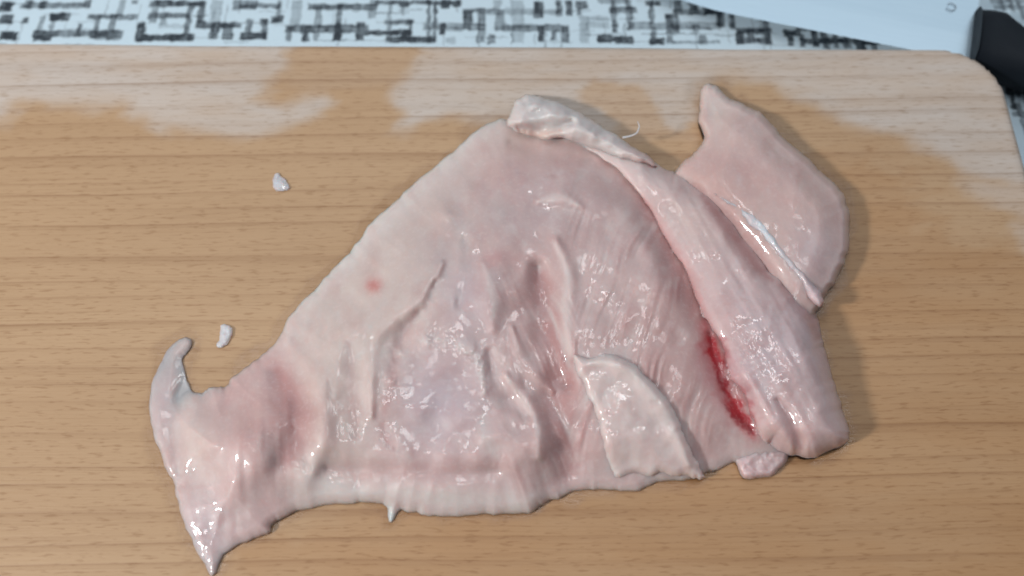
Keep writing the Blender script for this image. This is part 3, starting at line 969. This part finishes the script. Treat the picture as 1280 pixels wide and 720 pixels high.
# ---- white fat cap at the top
CAP = [(632, 152), (637, 140), (646, 126), (664, 118), (692, 125), (721, 139), (746, 154), (770, 170), (800, 189), (822, 206), (806, 206), (775, 198), (742, 187), (718, 176), (700, 172),
       (680, 175), (656, 170), (641, 162)]
patch("fat_cap", CAP,
      lambda P, d: 0.0075 * smooth(P[:, 0], 830, 760) * 0 + 0.005 + (0.0075 - 0.0015 * smooth(P[:, 0], 690, 800)) * dome(d, 18) + 0.0013 * fbm(P[:, 0] / 24, P[:, 1] / 18, 111, 3)
      - 0.003 * stroke(P, [(648, 160), (672, 163), (698, 158), (715, 152)], 9),
      lambda P, d: lerp(lerp(np.tile(lin(208, 200, 197), (len(P), 1)), lin(206, 176, 164), 0.75 * stroke(P, [(650, 164), (676, 168), (700, 163)], 7)),
                        PINK, smooth(P[:, 0] + 0.4 * P[:, 1], 830, 900)),
      M_FAT, chicken, base=0.002)

# ---- tongue of tenderloin lying on the sheet
TONGUE = [(716, 444), (736, 446), (754, 441), (779, 447), (808, 471), (834, 497), (847, 522), (856, 543), (866, 566), (875, 582), (879, 598), (868, 599), (855, 593), (840, 597), (828, 592),
          (812, 595), (795, 592), (776, 600), (764, 590), (758, 570), (750, 535), (738, 500), (722, 470)]


def tongue_height(P, d):
    x, y = P[:, 0], P[:, 1]
    B = body_height(P, np.clip((612 - y) * 1.1, 8, 200), 0.0)
    T = B - 0.0012 + 0.0028 * dome(d, 12) + 0.0008 * fbm(x / 30, y / 30, 122, 2) + 0.00015 * fbm(x / 9, y / 9, 121, 2)
    T += 0.0012 * stroke(P, [(740, 452), (775, 456), (812, 488), (840, 532), (860, 580)], 12)
    return T


patch("inner_fillet", TONGUE, tongue_height,
      lambda P, d: lerp(lerp(np.tile(lin(214, 195, 191), (len(P), 1)), FAT, 0.55 * stroke(P, [(740, 450), (775, 453), (815, 486), (845, 532), (870, 588)], 14)),
                        ROSE, 0.4 * np.clip(fbm(P[:, 0] / 12, P[:, 1] / 12, 124) + 0.1, 0, 1)),
      M_FAT, chicken, base=0.0015)

# ---- little torn lobe under the lower edge
LOBE = [(918, 572), (924, 588), (931, 597), (952, 597), (972, 590), (982, 576), (984, 562), (950, 560)]
patch("torn_lobe", LOBE, lambda P, d: 0.0034 * dome(d, 8) + 0.0006 * fbm(P[:, 0] / 8, P[:, 1] / 8, 131),
      lambda P, d: np.tile(lin(200, 174, 174), (len(P), 1)), M_MEAT, chicken, cell=1.5)

# ---- shreds of fat left on the board
def shred(outline, label, hgt, seed):
    o = patch("fat_shred", outline, lambda P, d: hgt * dome(d, 6) * (1 + 0.6 * fbm(P[:, 0] / 7, P[:, 1] / 7, seed, 2)),
              lambda P, d: np.tile(lin(252, 238, 242), (len(P), 1)), M_SHRED, None, cell=0.9, n=4)
    me = o.data
    co = np.empty(len(me.vertices) * 3, np.float32); me.vertices.foreach_get("co", co); co = co.reshape(-1, 3)
    c = co.mean(0); c[2] = 0
    me.vertices.foreach_set("co", (co - c).ravel()); me.update()
    o.location = c
    tag(o, label, "meat scrap", "fat shreds on the board")


shred([(340, 222), (346, 217), (352, 221), (357, 228), (361, 238), (353, 239), (345, 240), (340, 231)],
      "small whitish fat shred on bare wood, farther from the meat, nearer the cloth", 0.0009, 141)
shred([(275, 409), (281, 404), (288, 407), (290, 415), (287, 424), (281, 432), (272, 436), (271, 430), (274, 420)],
      "small white fat shred on the wood just above the meat's left tail", 0.0013, 142)


# ---- loose thread of sinew standing off the far edge
def thread():
    path = spline([(778, 172), (788, 170), (796, 166), (799, 158), (797, 152)], closed=False, n=5)
    zs = np.linspace(0.010, 0.013, len(path))
    V = []; F = []; K = 6
    for i, (p, z) in enumerate(zip(path, zs)):
        q = at(p, z); r = 0.00042 * (1 - 0.6 * i / len(path))
        t = path[min(i + 1, len(path) - 1)] - path[max(i - 1, 0)]; t = t / np.hypot(*t); nrm = np.array([t[1], t[0]])
        for k in range(K):
            a = 2 * math.pi * k / K
            V.append((q[0] + nrm[0] * r * math.cos(a), q[1] + nrm[1] * r * math.cos(a), z + r * math.sin(a)))
    for i in range(len(path) - 1):
        for k in range(K):
            a = i * K + k; b = i * K + (k + 1) % K
            F.append([a, b, b + K, a + K])
    F.append(list(range(K))); F.append([(len(path) - 1) * K + k for k in range(K)][::-1])
    mesh_from("sinew_thread", V, F, M_FAT, chicken, np.tile(lin(214, 204, 204), (len(V), 1)))


thread()
